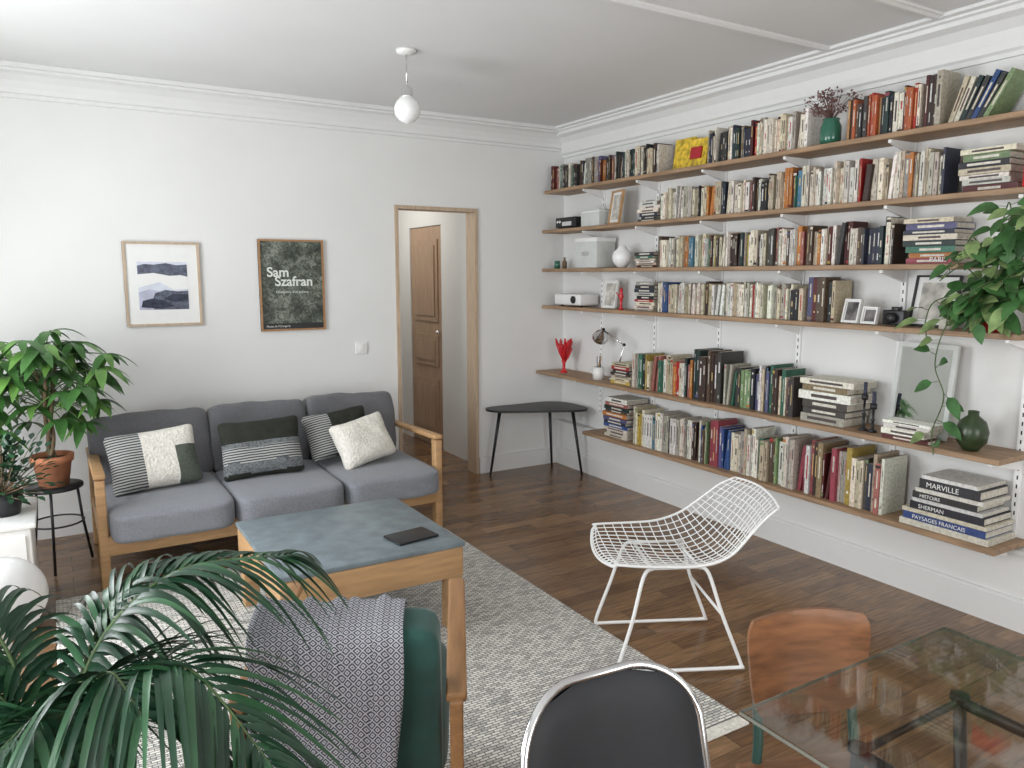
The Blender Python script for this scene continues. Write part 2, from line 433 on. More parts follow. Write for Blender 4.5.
# ------------------------------------------------------------------ shelves
SH = [(2.20,3.37,1.45,5.12),(1.90,3.37,1.45,5.15),(1.60,3.37,1.87,5.15),(1.31,3.37,1.60,5.15),(.79,3.32,1.61,5.15),(.40,3.33,1.60,4.53)]
b = MB('wall_bookshelf')
for z,xf,y0,y1 in SH:
    b.rbox(((xf+XR-.001)/2,(y0+y1)/2,z-.0125),(XR-xf-.002,y1-y0,.025),.003,SHELFW,seg=1,smooth=False)
for y in (4.65,4.05,3.45,2.85,2.25,1.66):
    b.bx(XR-.012,XR-.001,y-.014,y+.014,.40 if y<4.5 else .5,2.32,WHITEM)
    z = .5
    while z < 2.3:
        b.bx(XR-.0126,XR-.0118,y-.003,y+.003,z,z+.018,BLACK); z += .04
    for z,xf,y0,y1 in SH:
        if y<y0 or y>y1: continue
        L = (XR-xf)-.03; zz = z-.026
        vs = []
        for yy in (y-.008,y+.008):
            vs += [(XR-.012,yy,zz),(XR-L,yy,zz),(XR-L,yy,zz-.014),(XR-.012,yy,zz-.06)]
        b.add(vs, [(0,1,2,3),(7,6,5,4),(0,4,5,1),(1,5,6,2),(2,6,7,3),(3,7,4,0)], WHITEM)
b.done()

# books --------------------------------------------------------------
CR = [(.70,.64,.52),(.76,.72,.62),(.60,.53,.40),(.78,.76,.71),(.72,.67,.57),(.80,.78,.71),(.52,.45,.33),(.66,.65,.61),(.42,.39,.34)]
DK = [(.015,.015,.02),(.025,.03,.055),(.045,.025,.02),(.015,.035,.035),(.09,.015,.015),(.035,.035,.035),(.06,.055,.05),(.09,.06,.04)]
CO = [(.40,.02,.02),(.03,.08,.24),(.50,.18,.04),(.04,.15,.10),(.45,.33,.07),(.08,.20,.30),(.28,.05,.07),(.17,.25,.12),(.30,.28,.26),(.10,.10,.22),(.33,.12,.10),(.24,.17,.10)]
P = {'white': CR*5+DK*2+CO, 'mixed': CR*3+DK*2+CO, 'dark': DK*3+CO+CR, 'color': CR*2+DK*1+CO*2, 'red': [(.42,.03,.02),(.45,.11,.04),(.32,.02,.03),(.42,.22,.1)]*2+DK+CR[:3], 'cream':CR*5+DK[:4]+CO[:4]}
def jit(c): 
    k = random.uniform(.74,1.12); return tuple(min(.9,x*k*random.uniform(.95,1.05)) for x in c)
def spine(b, x, y, z, th, h, col, R=None):
    lum = sum(col)/3
    tc = (.06,.05,.05) if lum > .28 else random.choice([(.65,.62,.52),(.6,.45,.2),(.7,.7,.7),(.5,.5,.45)])
    if random.random()<.18 and lum>.3: tc = (.4,.03,.03)
    for (a,bb) in random.choice([((.55,.85),),((.3,.8),),((.6,.8),(.1,.16)),((.35,.75),(.85,.9)),((.12,.3),(.5,.85)),((.2,.24),(.45,.62))]):
        w = th*random.uniform(.12,.32)
        b.box((x-.0004, y, z+h*(a+bb)/2), (.0006, w, h*(bb-a)), BOOK, col=tc)
    if random.random()<.28:
        q = random.choice([.04,.9]); b.box((x-.0003,y,z+h*(q+.03)),(.0006,th*.96,h*.06),BOOK,col=random.choice(CO+DK+CR))
def books(z, y1, y0, pal, hmin, hmax, tmin=.007, tmax=.024, xs=3.42, depth=.13):
    b = MB('row_of_books'); y = y1
    run = 0
    while True:
        if run <= 0:
            c = random.choice(P[pal]); ht = random.uniform(hmin,hmax); run = random.choice([1,1,1,1,1,2,2,3]) ; tt = random.uniform(tmin,tmax); xo = random.uniform(-.010,.018)
        run -= 1
        th = tt*random.uniform(.75,1.25); h = ht*random.uniform(.975,1.012)
        if y-th < y0: break
        col = jit(c); x = xs+xo+random.uniform(0,.004)
        d = depth*random.uniform(.9,1.05); yc = y-th/2
        if random.random()<.05 and y-th-.02>y0:
            an = random.uniform(3,7); R = Rx(an); cc = V3((x+d/2,yc-.009,z+.002))+R@V3((0,0,h/2))
            b.box(cc,(d,th-.0015,h),BOOK,R=R,col=col,topcol=(.5,.46,.39)); y -= th+h*math.sin(math.radians(an))*.75; continue
        b.box((x+d/2,yc,z+h/2),(d,th-.0018,h),BOOK,col=col,topcol=(.5,.46,.39))
        spine(b,x,yc,z,th,h,col)
        if random.random()<.05 and h<.19: # a paperback laid flat on top
            cf = jit(random.choice(P[pal])); b.box((x+.07,yc+.02,z+hmax+.010),(.12,.10,.012),BOOK,col=cf) if False else None
        y -= th
    return b.done()
def lean_books(z, ys, n, pal, h, xs=3.42, ang=18, th=.022):
    b = MB('row_of_books')
    for i in range(n):
        col = jit(random.choice(P[pal])); hh = h*random.uniform(.9,1.05)
        y = ys-i*th/math.cos(math.radians(ang))*1.05
        R = Rx(ang+i*2)
        c = V3((xs+.07,y,z+.006)) + R@V3((0,0,hh/2))
        b.box(c,(.14,th*.9,hh),BOOK,R=R,col=col,topcol=(.5,.46,.39))
        b.box(c+V3((-.0706,0,0)),(.0006,th*.3,hh*.5),BOOK,R=R,col=(.65,.6,.5) if sum(col)<.9 else (.1,.05,.05))
    return b.done()
def stack(z, yc, n, pal, L=.22, th=.024, xs=3.42, w=.15):
    b = MB('stack_of_books')
    for i in range(n):
        col = jit(random.choice(P[pal])); t = th*random.uniform(.6,1.35); l = L*random.uniform(.82,1.06); x = xs+random.uniform(0,.02); y = yc+random.uniform(-.014,.014)
        ww = min(w, XR-.02-x)
        b.box((x+ww/2,y,z+t/2),(ww,l,t-.0014),BOOK,col=col)
        b.box((x+ww/2-.001,y,z+t/2),(ww-.004,l+.002,t*.72),BOOK,col=(.55,.51,.44))
        b.box((x-.0003,y,z+t/2),(.0008,l*random.uniform(.4,.7),t*.36),BOOK,col=(.08,.06,.06) if sum(col)>1 else (.65,.62,.55))
        z += t
    return b.done()
Z = [s[0]+.0005 for s in SH]
books(Z[0],5.09,4.35,'dark',.155,.19); books(Z[0],4.345,3.86,'mixed',.16,.205)
books(Z[0],3.43,3.08,'dark',.16,.215); books(Z[0],3.075,2.72,'cream',.17,.21)
books(Z[0],2.50,2.12,'red',.17,.215,.012,.024); books(Z[0],2.115,2.02,'dark',.22,.25,.02,.03)
lean_books(Z[0],1.985,7,'mixed',.20)
stack(Z[1],3.96,7,'mixed',L=.20,th=.022); books(Z[1],3.82,3.1,'cream',.165,.20); books(Z[1],3.095,2.70,'mixed',.16,.215)
books(Z[1],2.695,1.98,'white',.17,.22); stack(Z[1],1.82,7,'mixed',L=.23,th=.026)
stack(Z[2],3.98,6,'mixed',L=.2,th=.021); books(Z[2],3.84,2.95,'white',.165,.205); books(Z[2],2.945,2.70,'color',.18,.215)
books(Z[2],2.695,2.20,'white',.17,.225); sb3 = stack(Z[2],2.04,8,'color',L=.24,th=.024)
stack(Z[3],3.98,9,'mixed',L=.19,th=.020); books(Z[3],3.85,2.95,'cream',.165,.20); books(Z[3],2.945,2.68,'cream',.16,.20); books(Z[3],2.675,2.50,'dark',.20,.235,.02,.03)
stack(Z[4],4.17,7,'color',L=.22,xs=3.38,th=.023); books(Z[4],4.03,3.44,'color',.19,.25,xs=3.38,depth=.17,tmax=.03); books(Z[4],3.435,3.2,'dark',.27,.32,.02,.034,xs=3.37,depth=.19)
books(Z[4],3.195,2.68,'mixed',.20,.27,xs=3.38,depth=.17,tmax=.03)
stack(Z[4],2.50,6,'white',L=.30,th=.034,xs=3.36,w=.19)
stack(Z[5],4.2,11,'mixed',L=.27,th=.025,xs=3.37,w=.19); books(Z[5],4.02,3.3,'white',.21,.27,xs=3.38,depth=.17,tmax=.03)
books(Z[5],3.295,2.75,'color',.22,.29,.012,.03,xs=3.38,depth=.17); books(Z[5],2.745,2.13,'color',.23,.30,.014,.034,xs=3.37,depth=.19)
b = MB('stack_of_books'); z = Z[5]; tx = []
for i,(t,l,c,tt) in enumerate([(.030,.40,(.60,.58,.50),''),(.034,.37,(.03,.06,.20),'PAYSAGES FRANCAIS'),(.02,.38,(.6,.56,.45),''),(.035,.33,(.02,.02,.03),'SHERMAN'),(.018,.31,(.6,.6,.6),''),(.03,.29,(.03,.03,.03),'HISTOIRE'),(.02,.30,(.65,.63,.58),''),(.045,.27,(.03,.03,.035),'MARVILLE'),(.018,.25,(.7,.7,.68),'')]):
    y = 1.83+random.uniform(-.012,.012)
    b.box((3.35+.11,y,z+t/2),(.22,l,t-.0014),BOOK,col=c); b.box((3.35+.112,y,z+t/2),(.217,l+.002,t*.7),BOOK,col=(.60,.57,.50))
    tx.append((tt,y+l*.38,z+t*.22,t*.75)); z += t
ob = b.done()
for tt,y,zz,s in tx:
    if tt: text(ob,'lettering',tt,s,(3.349,y,zz),(math.pi/2,0,-math.pi/2),PAPER)
text(sb3,'lettering','PARIS',.032,(3.418,2.03,Z[2]+.008),(math.pi/2,0,-math.pi/2),PAPER)

# ------------------------------------------------------------------ shelf ornaments
b = MB('display_books'); 
b.box((3.52,3.73,Z[0]+.105),(.02,.17,.20),YELLOW,R=Ry(8)); b.box((3.47,3.56,Z[0]+.09),(.02,.17,.17),YELLOW,R=Ry(10)); b.box((3.452,3.56,Z[0]+.09),(.012,.09,.07),REDP,R=Ry(10)); b.done()
b = MB('vase_with_dried_flowers')
b.lathe([(.001,0),(.045,0),(.052,.03),(.052,.09),(.04,.115),(.042,.13),(.036,.13),(.03,.115),(.001,.10)],(3.45,2.61,Z[0]),VASEG)
for i in range(60):
    a = random.uniform(0,6.28); l = random.uniform(.07,.18); t = random.uniform(.2,1.8)
    p0 = V3((3.45,2.61,Z[0]+.12)); d = V3((math.cos(a)*t*.5,math.sin(a)*t*1.1+.2,1)).normalized()*l
    p1 = p0+d; b.tube([p0,p0+d*.5+V3((0,0,.01)),p1],.0011,DRIED,seg=4)
    for _ in range(6): b.ball(p1+V3([random.uniform(-.016,.016) for _ in range(3)]),random.uniform(.002,.0055),DRIED,seg=6)
b.done()
b = MB('pink_figurine'); b.lathe([(.001,0),(.025,0),(.028,.03),(.016,.055),(.02,.07),(.018,.088),(.001,.095)],(3.44,1.64,Z[0]),PINK,16); b.ball((3.43,1.66,Z[0]+.09),.008,PINK,8); b.ball((3.43,1.62,Z[0]+.09),.008,PINK,8); b.done()
b = MB('hifi_amplifier'); b.rbox((3.48,4.86,Z[1]+.045),(.18,.26,.075),.004,BLACK); b.bx(3.389,3.392,4.78,4.9,Z[1]+.02,Z[1]+.05,GREYBOX)
for y in (4.95,4.92): b.lathe([(.001,0),(.012,0),(.012,.012),(.001,.012)],(3.39,y,Z[1]+.05),CHROME,12,R=Ry(-90))
for y in (4.76,4.96): b.bx(3.40,3.55,y-.01,y+.01,Z[1],Z[1]+.009,BLACK)
b.done()
b = MB('grey_box'); b.rbox((3.48,4.57,Z[1]+.06),(.15,.22,.12),.004,GREYBOX); b.bx(3.402,3.555,4.458,4.682,Z[1]+.10,Z[1]+.108,WHITE); b.done()
def frame(name, xc, yc, z, w, h, ang, fm, inner, mw=.02, ft=.012, rz=0):
    b = MB(name); R = Rz(rz)@Ry(ang)
    o = V3((xc,yc,z))
    def pb(y,zz,sy,sz,x,m,t=.012): b.box(o+R@V3((x,y,zz)),(t,sy,sz),m,R=R)
    pb(0,h/2,w-.002,h-.002,.004,PAPER,.008)
    pb(0,h/2,w-2*ft-2*mw,h-2*ft-2*mw,-.0015,inner,.003)
    for sy in (-1,1): pb(sy*(w/2-ft/2),h/2,ft,h,-.002,fm,.018)
    pb(0,ft/2,w-2*ft,ft,-.002,fm,.018); pb(0,h-ft/2,w-2*ft,ft,-.002,fm,.018)
    return b.done()
frame('framed_photo',3.43,4.32,Z[1]+.002,.17,.235,8,OAK,PHOTOL,rz=-12)
frame('framed_picture',3.50,2.05,Z[3]+.002,.21,.24,12,BLACK,PHOTOL,.025,.008)
frame('framed_mirror',3.485,2.07,Z[4]+.003,.29,.44,7,GREYBOX,MIRROR,.0,.022)
frame('framed_photo',3.43,2.42,Z[3]+.002,.10,.12,12,WHITE,PHOTO,.006,.008,rz=-8)
frame('framed_photo',3.42,2.31,Z[3]+.002,.09,.085,12,WHITE,PHOTO,.006,.008,rz=-8)
frame('framed_drawing',3.46,4.40,Z[3]+.002,.15,.20,8,WHITE,PHOTOL,.012,.008)
b = MB('red_box'); b.rbox((3.47,1.61,Z[1]+.055),(.14,.10,.11),.004,RED); b.rbox((3.47,1.61,Z[1]+.118),(.145,.104,.015),.003,REDP); b.done()
b = MB('green_candle_jar'); b.lathe([(.001,0),(.022,0),(.024,.06),(.02,.06),(.018,.045),(.001,.045)],(3.43,5.02,Z[2]),VASEG,16); b.done()
b = MB('small_bottle'); b.lathe([(.001,0),(.018,0),(.018,.05),(.008,.065),(.008,.085),(.001,.085)],(3.43,4.92,Z[2]),STEM,16); b.done()
b = MB('storage_box'); b.rbox((3.48,4.60,Z[2]+.097),(.17,.26,.19),.004,GREYBOX); b.rbox((3.48,4.60,Z[2]+.205),(.178,.268,.03),.004,WHITE); b.bx(3.388,3.394,4.56,4.64,Z[2]+.09,Z[2]+.12,CHROME); b.done()
b = MB('white_vase'); b.lathe([(.001,0),(.03,0),(.062,.04),(.07,.075),(.06,.11),(.03,.135),(.03,.15),(.024,.15),(.02,.13),(.001,.12)],(3.45,4.25,Z[2]),GLOBE); b.done()
b = MB('video_projector'); b.rbox((3.48,4.83,Z[3]+.055),(.18,.34,.085),.015,WHITE); b.lathe([(.001,0),(.028,0),(.028,.012),(.02,.014),(.001,.006)],(3.392,4.74,Z[3]+.055),BLACK,20,R=Ry(-90))
for y in (4.70,4.96): b.cyl((3.44,y,Z[3]),.01,0,.016,BLACK,10)
b.done()
b = MB('red_figurine'); b.lathe([(.001,0),(.02,0),(.008,.02),(.01,.07),(.018,.09),(.01,.12),(.012,.14),(.001,.155)],(3.41,4.20,Z[3]),RED,14); b.tube([(3.41,4.22,Z[3]+.09),(3.40,4.245,Z[3]+.12)],.004,RED,6); b.done()
b = MB('photo_camera'); b.rbox((3.45,2.19,Z[3]+.04),(.05,.11,.07),.006,BLACK); b.lathe([(.001,0),(.024,0),(.026,.03),(.001,.03)],(3.425,2.19,Z[3]+.038),BLACK,18,R=Ry(-90)); b.rbox((3.45,2.19,Z[3]+.08),(.03,.035,.02),.004,BLACK); b.done()
b = MB('candle_jar'); b.lathe([(.001,0),(.03,0),(.03,.05),(.026,.05),(.025,.035),(.001,.035)],(3.42,1.93,Z[3]),CREAM,18); b.done()
b = MB('red_flared_vase'); c0 = V3((3.44,4.93,Z[4]))
b.lathe([(.001,0),(.035,0),(.033,.008),(.012,.02),(.012,.07),(.022,.09),(.018,.092),(.001,.08)],c0,RED,24)
for i in range(30):
    a = i*2.399; r = .025+.06*((i%7)/7); h = random.uniform(.19,.28)
    b.tube(catmull([c0+V3((0,0,.07)),c0+V3((math.cos(a)*r*.4,math.sin(a)*r*.5,h*.6)),c0+V3((math.cos(a)*r*.8,math.sin(a)*r*1.2,h))],4),[.006]*4+[.010]*4+[.006],RED,6)
b.done()
b = MB('white_mug'); b.lathe([(.001,0),(.042,0),(.046,.09),(.041,.09),(.038,.01),(.001,.008)],(3.43,4.47,Z[4]),WHITE,24); b.tube(catmull([(3.43,4.51,Z[4]+.075),(3.43,4.545,Z[4]+.065),(3.43,4.545,Z[4]+.035),(3.43,4.51,Z[4]+.02)],5),.005,WHITE,6)
for i in range(5): b.tube([(3.43+random.uniform(-.02,.02),4.47+random.uniform(-.02,.02),Z[4]+.02),(3.43+random.uniform(-.04,.04),4.47+random.uniform(-.05,.05),Z[4]+.17)],.003,random.choice([BLACK,RED,OAK]),5)
b.done()
b = MB('desk_lamp'); x,y,z = 3.50,4.36,Z[4]
b.lathe([(.001,0),(.05,0),(.05,.012),(.012,.02),(.001,.02)],(x,y,z),CHROME,24)
b.tube([(x,y,z+.01),(x-.03,y-.13,z+.27)],.006,CHROME,8); b.ball((x-.03,y-.13,z+.27),.012,BLACK,10)
b.tube([(x-.03,y-.13,z+.27),(x-.06,y+.07,z+.36)],.006,CHROME,8)
b.lathe([(.012,0),(.022,.03),(.045,.06),(.06,.11),(.055,.11),(.04,.06),(.001,.03)],(x-.06,y+.07,z+.37),CHROME,22,R=Rz(-20)@Rx(50)@Rx(180)); b.done()
b = MB('candlestick')
for (yy,h) in ((2.29,.15),(2.24,.11)):
    b.lathe([(.001,0),(.022,0),(.022,.008),(.008,.015),(.006,h*.5),(.012,h*.55),(.006,h*.6),(.006,h),(.016,h+.005),(.016,h+.03),(.001,h+.03)],(3.40,yy,Z[4]),BLACK,16)
    b.cyl((3.40,yy,Z[4]),.009,h+.02,h+.09,NAVY,10)
b.done()
stack(Z[4],2.04,4,'color',L=.24,th=.022,xs=3.33,w=.10)
b = MB('round_green_vase'); b.lathe([(.001,0),(.03,0),(.06,.04),(.066,.085),(.052,.13),(.022,.155),(.022,.175),(.016,.175),(.001,.15)],(3.41,1.775,Z[4]),DARKG); b.done()
b = MB('white_radiator')
for i in range(6): b.rbox((XR-.10,1.13-.075*i,.47),(.10,.065,.62),.02,WHITE)
b.bx(XR-.13,XR-.07,.72,1.15,.06,.10,WHITE)
for y in (.75,1.12): b.bx(XR-.12,XR-.08,y-.01,y+.01,0,.17,WHITE)
b.bx(XR-.06,XR,.88,.92,.4,.44,WHITE)
b.done()

# pothos -------------------------------------------------------------
b = MB('potted_pothos'); c = V3((3.44,1.74,Z[3]))
b.lathe([(.001,0),(.045,0),(.06,.07),(.064,.07),(.064,.085),(.055,.085),(.052,.07),(.001,.065)],c,REDP,24); b.cyl(c,.052,.06,.072,SOIL)
top = c+V3((0,0,.07))
def vine(pts, step=.045, ls=.085):
    pts = catmull(pts, 8); b.tube(pts,.0028,STEMG,5)
    acc = 0
    for i in range(1,len(pts)):
        acc += (pts[i]-pts[i-1]).length
        if acc > step:
            acc = 0
            d = V3((random.uniform(-1,.1),random.uniform(-.9,.9),random.uniform(-.6,.5))).normalized()
            b.tube([pts[i],pts[i]+d*.03],.0015,STEMG,4)
            q = pts[i]+d*.03
            b.leaf(q,d,V3((-.7,random.uniform(-.4,.4),.8)),ls*random.uniform(.7,1.3),ls*.66,random.choice([LEAFP,LEAFP,LEAFP2]),droop=.45,fold=.15)
for _ in range(18):
    e = V3((random.uniform(-.22,-.07),random.uniform(-.24,.17),random.uniform(.08,.48)))
    vine([top,top+V3((e.x*.5,e.y*.3,e.z*.6)),top+e,top+e+V3((-.04,random.uniform(-.06,.10),-.06))],step=.034,ls=.088)
for _ in range(2):
    e = V3((random.uniform(-.20,-.12),random.uniform(-.16,.10),random.uniform(.0,.06)))
    vine([top,top+V3((e.x*.6,e.y*.5,.05)),top+e,top+e+V3((-.02,random.uniform(-.05,.05),-.10))],step=.04,ls=.075)
vine([top,top+V3((-.10,.06,.05)),top+V3((-.13,.13,-.05)),top+V3((-.12,.17,-.22)),top+V3((-.12,.12,-.36)),top+V3((-.12,.16,-.52)),top+V3((-.13,.14,-.62))],step=.055,ls=.08)
vine([top,top+V3((-.10,.05,.08)),top+V3((-.15,.17,.06)),top+V3((-.15,.21,-.03)),top+V3((-.15,.20,-.10))],step=.045)
b.done()

# ------------------------------------------------------------------ posters
b = MB('framed_landscape_print'); w,h = .43,.51
b.bx(-w/2,w/2,-.012,0,-h/2,h/2,PAPER)
for s in (-1,1):
    b.bx(s*(w/2-.007)-.007,s*(w/2-.007)+.007,-.022,0,-h/2,h/2,OAKP); b.bx(-w/2+.014,w/2-.014,-.022,0,s*(h/2-.007)-.007,s*(h/2-.007)+.007,OAKP)
b.bx(-.14,.14,-.0135,-.012,-.155,.135,PALEB)
TT = Matrix.Rotation(math.pi/2,4,'X')
b.prism([(-.14,.06),(-.14,.112),(-.10,.122),(-.05,.118),(.02,.128),(.08,.115),(.14,.120),(.14,.045),(.10,.055),(.04,.05),(-.05,.068)],.0138,.0142,SLATE,T=TT)
b.prism([(-.14,-.02),(-.14,.06),(-.05,.068),(.04,.05),(.10,.055),(.14,.045),(.14,-.03),(.06,-.035),(-.02,.012)],.0140,.0143,PAPER,T=TT)
b.prism([(-.14,-.155),(-.14,-.05),(-.08,-.03),(-.02,-.045),(.14,-.05),(.14,-.155)],.0142,.0144,SKYP,T=TT)
b.prism([(-.06,-.155),(-.065,-.10),(-.05,-.055),(.01,-.035),(.08,-.045),(.14,-.04),(.14,-.155)],.0144,.0148,SLATE,T=TT)
b.prism([(-.13,-.14),(-.12,-.10),(-.06,-.085),(.0,-.10),(.06,-.135),(-.02,-.15)],.0148,.0152,NAVY,T=TT)
b.prism([(.0,-.09),(.05,-.06),(.14,-.065),(.14,-.10),(.06,-.11)],.0148,.0152,NAVY,T=TT)
b.done(loc=(.605,YB-.001,1.495))
b = MB('framed_exhibition_poster'); w,h = .43,.60
b.bx(-w/2,w/2,-.012,0,-h/2,h/2,BOTANIC)
for s in (-1,1):
    b.bx(s*(w/2-.006)-.006,s*(w/2-.006)+.006,-.022,0,-h/2,h/2,BEECH); b.bx(-w/2+.012,w/2-.012,-.022,0,s*(h/2-.006)-.006,s*(h/2-.006)+.006,BEECH)
b.bx(-w/2+.014,w/2-.014,-.013,-.012,-h/2+.014,-h/2+.05,BLACK)
po = b.done(loc=(1.395,YB-.001,1.482))
rt = (math.pi/2,0,0); CT = mat('pale_lettering',(.72,.76,.70),.7)
text(po,'lettering_1','Sam',.088,(-.165,-.0135,.058),rt,CT,off=.0018); text(po,'lettering_2','Szafran',.088,(-.115,-.0135,-.002),rt,CT,off=.0018)
text(po,'lettering_3','Obsessions d\'un peintre',.022,(-.11,-.0135,-.05),rt,CT)
text(po,'lettering_4','Musee de l\'Orangerie',.018,(-.18,-.0140,-.275),rt,CT)

# ------------------------------------------------------------------ pendant
b = MB('pendant_lamp')
b.lathe([(.001,2.679),(.052,2.679),(.05,2.665),(.02,2.655),(.001,2.655)],(0,0,0),WHITE)
b.tube([(0,0,2.66),(0,0,2.50)],.004,CHROME,8)
b.lathe([(.001,2.505),(.022,2.50),(.03,2.485),(.03,2.455),(.034,2.45),(.001,2.448)],(0,0,0),CHROME)
b.lathe([(.03,2.452),(.036,2.445),(.056,2.425),(.068,2.395),(.062,2.36),(.042,2.335),(.015,2.322),(.001,2.318)],(0,0,0),GLOBE)
b.done(loc=(1.64,3.77,0))

# ------------------------------------------------------------------ sofa
b = MB('sofa'); 
x0,x1 = .12,1.98; fy,by = 4.12,5.02
for xs in (x0,x1-.045):
    xc = xs+.0225
    b.rbox((xc,fy+.03,.28),(.045,.06,.56),.006,OAK); b.rbox((xc,by-.08,.27),(.045,.06,.54),.006,OAK)
    b.rbox((xc,(fy+by)/2-.01,.563),(.055,by-fy-.02,.028),.008,OAK,R=Rx(-2)); b.rbox((xc,(fy+by)/2,.24),(.03,by-fy-.16,.09),.005,OAK)
b.rbox(((x0+x1)/2,fy+.015,.225),(x1-x0-.08,.03,.10),.005,OAK); b.rbox(((x0+x1)/2,by-.10,.225),(x1-x0-.08,.03,.10),.005,OAK)
b.rbox(((x0+x1)/2,(fy+by)/2,.262),(x1-x0-.10,.72,.02),.004,OAK)
b.rbox(((x0+x1)/2,by-.06,.50),(x1-x0-.10,.03,.10),.006,OAK)
cw = (x1-x0-.10)/3
for i in range(3):
    cx = x0+.05+cw*(i+.5)
    b.cushion((cx,4.38,.332),(cw-.004,.78,.155),GREY,k=9,puff=.10,seed=i,wr=.002,n=16)
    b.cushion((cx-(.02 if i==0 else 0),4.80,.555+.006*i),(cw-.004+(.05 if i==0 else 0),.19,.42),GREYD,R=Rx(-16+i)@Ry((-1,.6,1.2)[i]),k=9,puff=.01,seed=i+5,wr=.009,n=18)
b.done()
def throwp(name, c, w, h, mf, R):
    b = MB(name); b.cushion((0,0,0),(w,.15,h),None,k=12,pillow=True,mf=mf,n=24,seed=int(w*100),wr=.003)
    o = b.done(loc=c); o.rotation_euler = R.to_euler(); return o
throwp('throw_pillow',(.42,4.43,.57),.46,.33,lambda p: PFLUFF if (-.07<p.x<.10 or (p.x>=.10 and p.z>.04)) else (PSTRIPE if p.x<=-.07 else PGRN),Rz(6)@Rx(-22)@Ry(-3))
throwp('throw_pillow',(.98,4.42,.57),.46,.34,lambda p: PDARK if (p.z>.03 or p.z<-.14) else PSTRIPE if p.z<.0 and p.z>-.08 else PGREY,Rz(-4)@Rx(-20)@Ry(-2))
throwp('throw_pillow',(1.47,4.53,.585),.42,.29,lambda p: PSTRIPE if p.x<-.06 else PDARK,Rz(4)@Rx(-24)@Ry(-6))
throwp('throw_pillow',(1.57,4.37,.555),.37,.29,lambda p: PFLUFF,Rz(10)@Rx(-26)@Ry(-10))

# ------------------------------------------------------------------ rug
b = MB('area_rug'); b.rbox((.95,2.92,.0065),(2.06,2.36,.012),.003,RUG,seg=1,smooth=False)
b.rbox((.95,1.715,.006),(2.06,.05,.010),.003,PFLUFF,seg=1,smooth=False); b.done()

# ------------------------------------------------------------------ coffee table
ZR = .0132
b = MB('coffee_table'); tx0,tx1,ty0,ty1 = .67,1.47,2.84,3.63
xc,yc = (tx0+tx1)/2,(ty0+ty1)/2
b.rbox((xc,yc,.395),(tx1-tx0,ty1-ty0,.022),.004,ZINC)
for sx in (tx0+.045,tx1-.045):
    for sy in (ty0+.045,ty1-.045): b.rbox((sx,sy,.199),(.07,.07,.372),.005,OAK)
for sy in (ty0+.02,ty1-.02): b.rbox((xc,sy,.317),(tx1-tx0-.02,.03,.13),.004,OAK)
for sx in (tx0+.02,tx1-.02): b.rbox((sx,yc,.317),(.03,ty1-ty0-.02,.13),.004,OAK)
b.done()
b = MB('notebook'); b.rbox((0,0,.006),(.20,.14,.010),.003,BLACK); b.bx(-.095,.095,-.067,.067,.003,.009,CREAM); b.done(loc=(1.29,3.01,.4065),rz=math.radians(8))

# ------------------------------------------------------------------ wire chair
b = MB('wire_lounge_chair')
prof = [(.30,.415,.215,.02,0),(.27,.430,.235,.02,0),(.18,.422,.255,.025,0),(.08,.408,.265,.035,0),(-.02,.398,.275,.045,0),(-.11,.402,.285,.055,.01),(-.19,.435,.285,.05,.03),(-.25,.495,.275,.03,.045),(-.30,.56,.26,.01,.05),(-.345,.62,.245,0,.04),(-.395,.67,.225,-.012,.03)]
pv = catmull([V3((p[0],p[1],0)) for p in prof],6); pw = catmull([V3((p[2],p[3],p[4])) for p in prof],6)
NV = len(pv)-1
def S(u,v):
    f = max(0,min(.9999,v))*NV; i = int(f); t = f-i
    a = pv[i].lerp(pv[i+1],t); w = pw[i].lerp(pw[i+1],t)
    return V3((u*w.x, a.x+w.z*u*u - (.03*u*u if v<.1 else 0), a.y+w.y*u*u*1.2))
NU = 15
for i in range(NU+1):
    u = -1+2*i/NU; b.tube([S(u,k/36) for k in range(37)],.0024 if 0<i<NU else .0055,WHITEM,5)
for k in range(25):
    v = k/24; b.tube([S(-1+2*i/18,v) for i in range(19)],.0024 if 0<k<24 else .0055,WHITEM,5)
for s in (-1,1):
    x = .20*s
    pts = [(x*.75,.10,.400),(x*.85,.14,.375),(x,.19,.20),(x*1.08,.245,.03),(x*1.08,.235,.008),(x*1.08,.20,.008),(x*1.08,-.22,.008),(x*1.08,-.245,.012),(x*1.05,-.245,.03),(x,-.17,.22),(x*.85,-.12,.38),(x*.75,-.09,.40)]
    b.tube(catmull(pts,5),.0075,WHITEM,8)
    b.tube([(x*.75,.10,.400),(x*.75,-.09,.40)],.0065,WHITEM,8)
b.tube([(-.15,.10,.397),(.15,.10,.397)],.0065,WHITEM,8); b.tube([(-.15,-.09,.397),(.15,-.09,.397)],.0065,WHITEM,8)
b.tube([(-.20,-.17,.22),(.20,-.17,.22)],.006,WHITEM,8)
b.done(loc=(2.10,2.26,ZR),rz=math.radians(64))

# ------------------------------------------------------------------ rounded tripod side table
b = MB('tripod_side_table')
out = catmull([(-.37,.14,0),(-.34,.03,0),(-.20,-.06,0),(-.02,-.15,0),(.18,-.25,0),(.31,-.24,0),(.35,-.10,0),(.33,.10,0),(.20,.20,0),(-.08,.21,0),(-.30,.21,0)],6,closed=True)
b.prism([(p.x,p.y) for p in out],.517,.534,BLACK)
for (a,c) in (((-.26,.12),(-.33,.15)),((.24,-.14),(.28,-.22)),((.20,.12),(.26,.17))):
    b.tube([(a[0],a[1],.517),(c[0],c[1],.002)],[.014,.009],BLACK,10)
b.done(loc=(3.18,4.92,0))

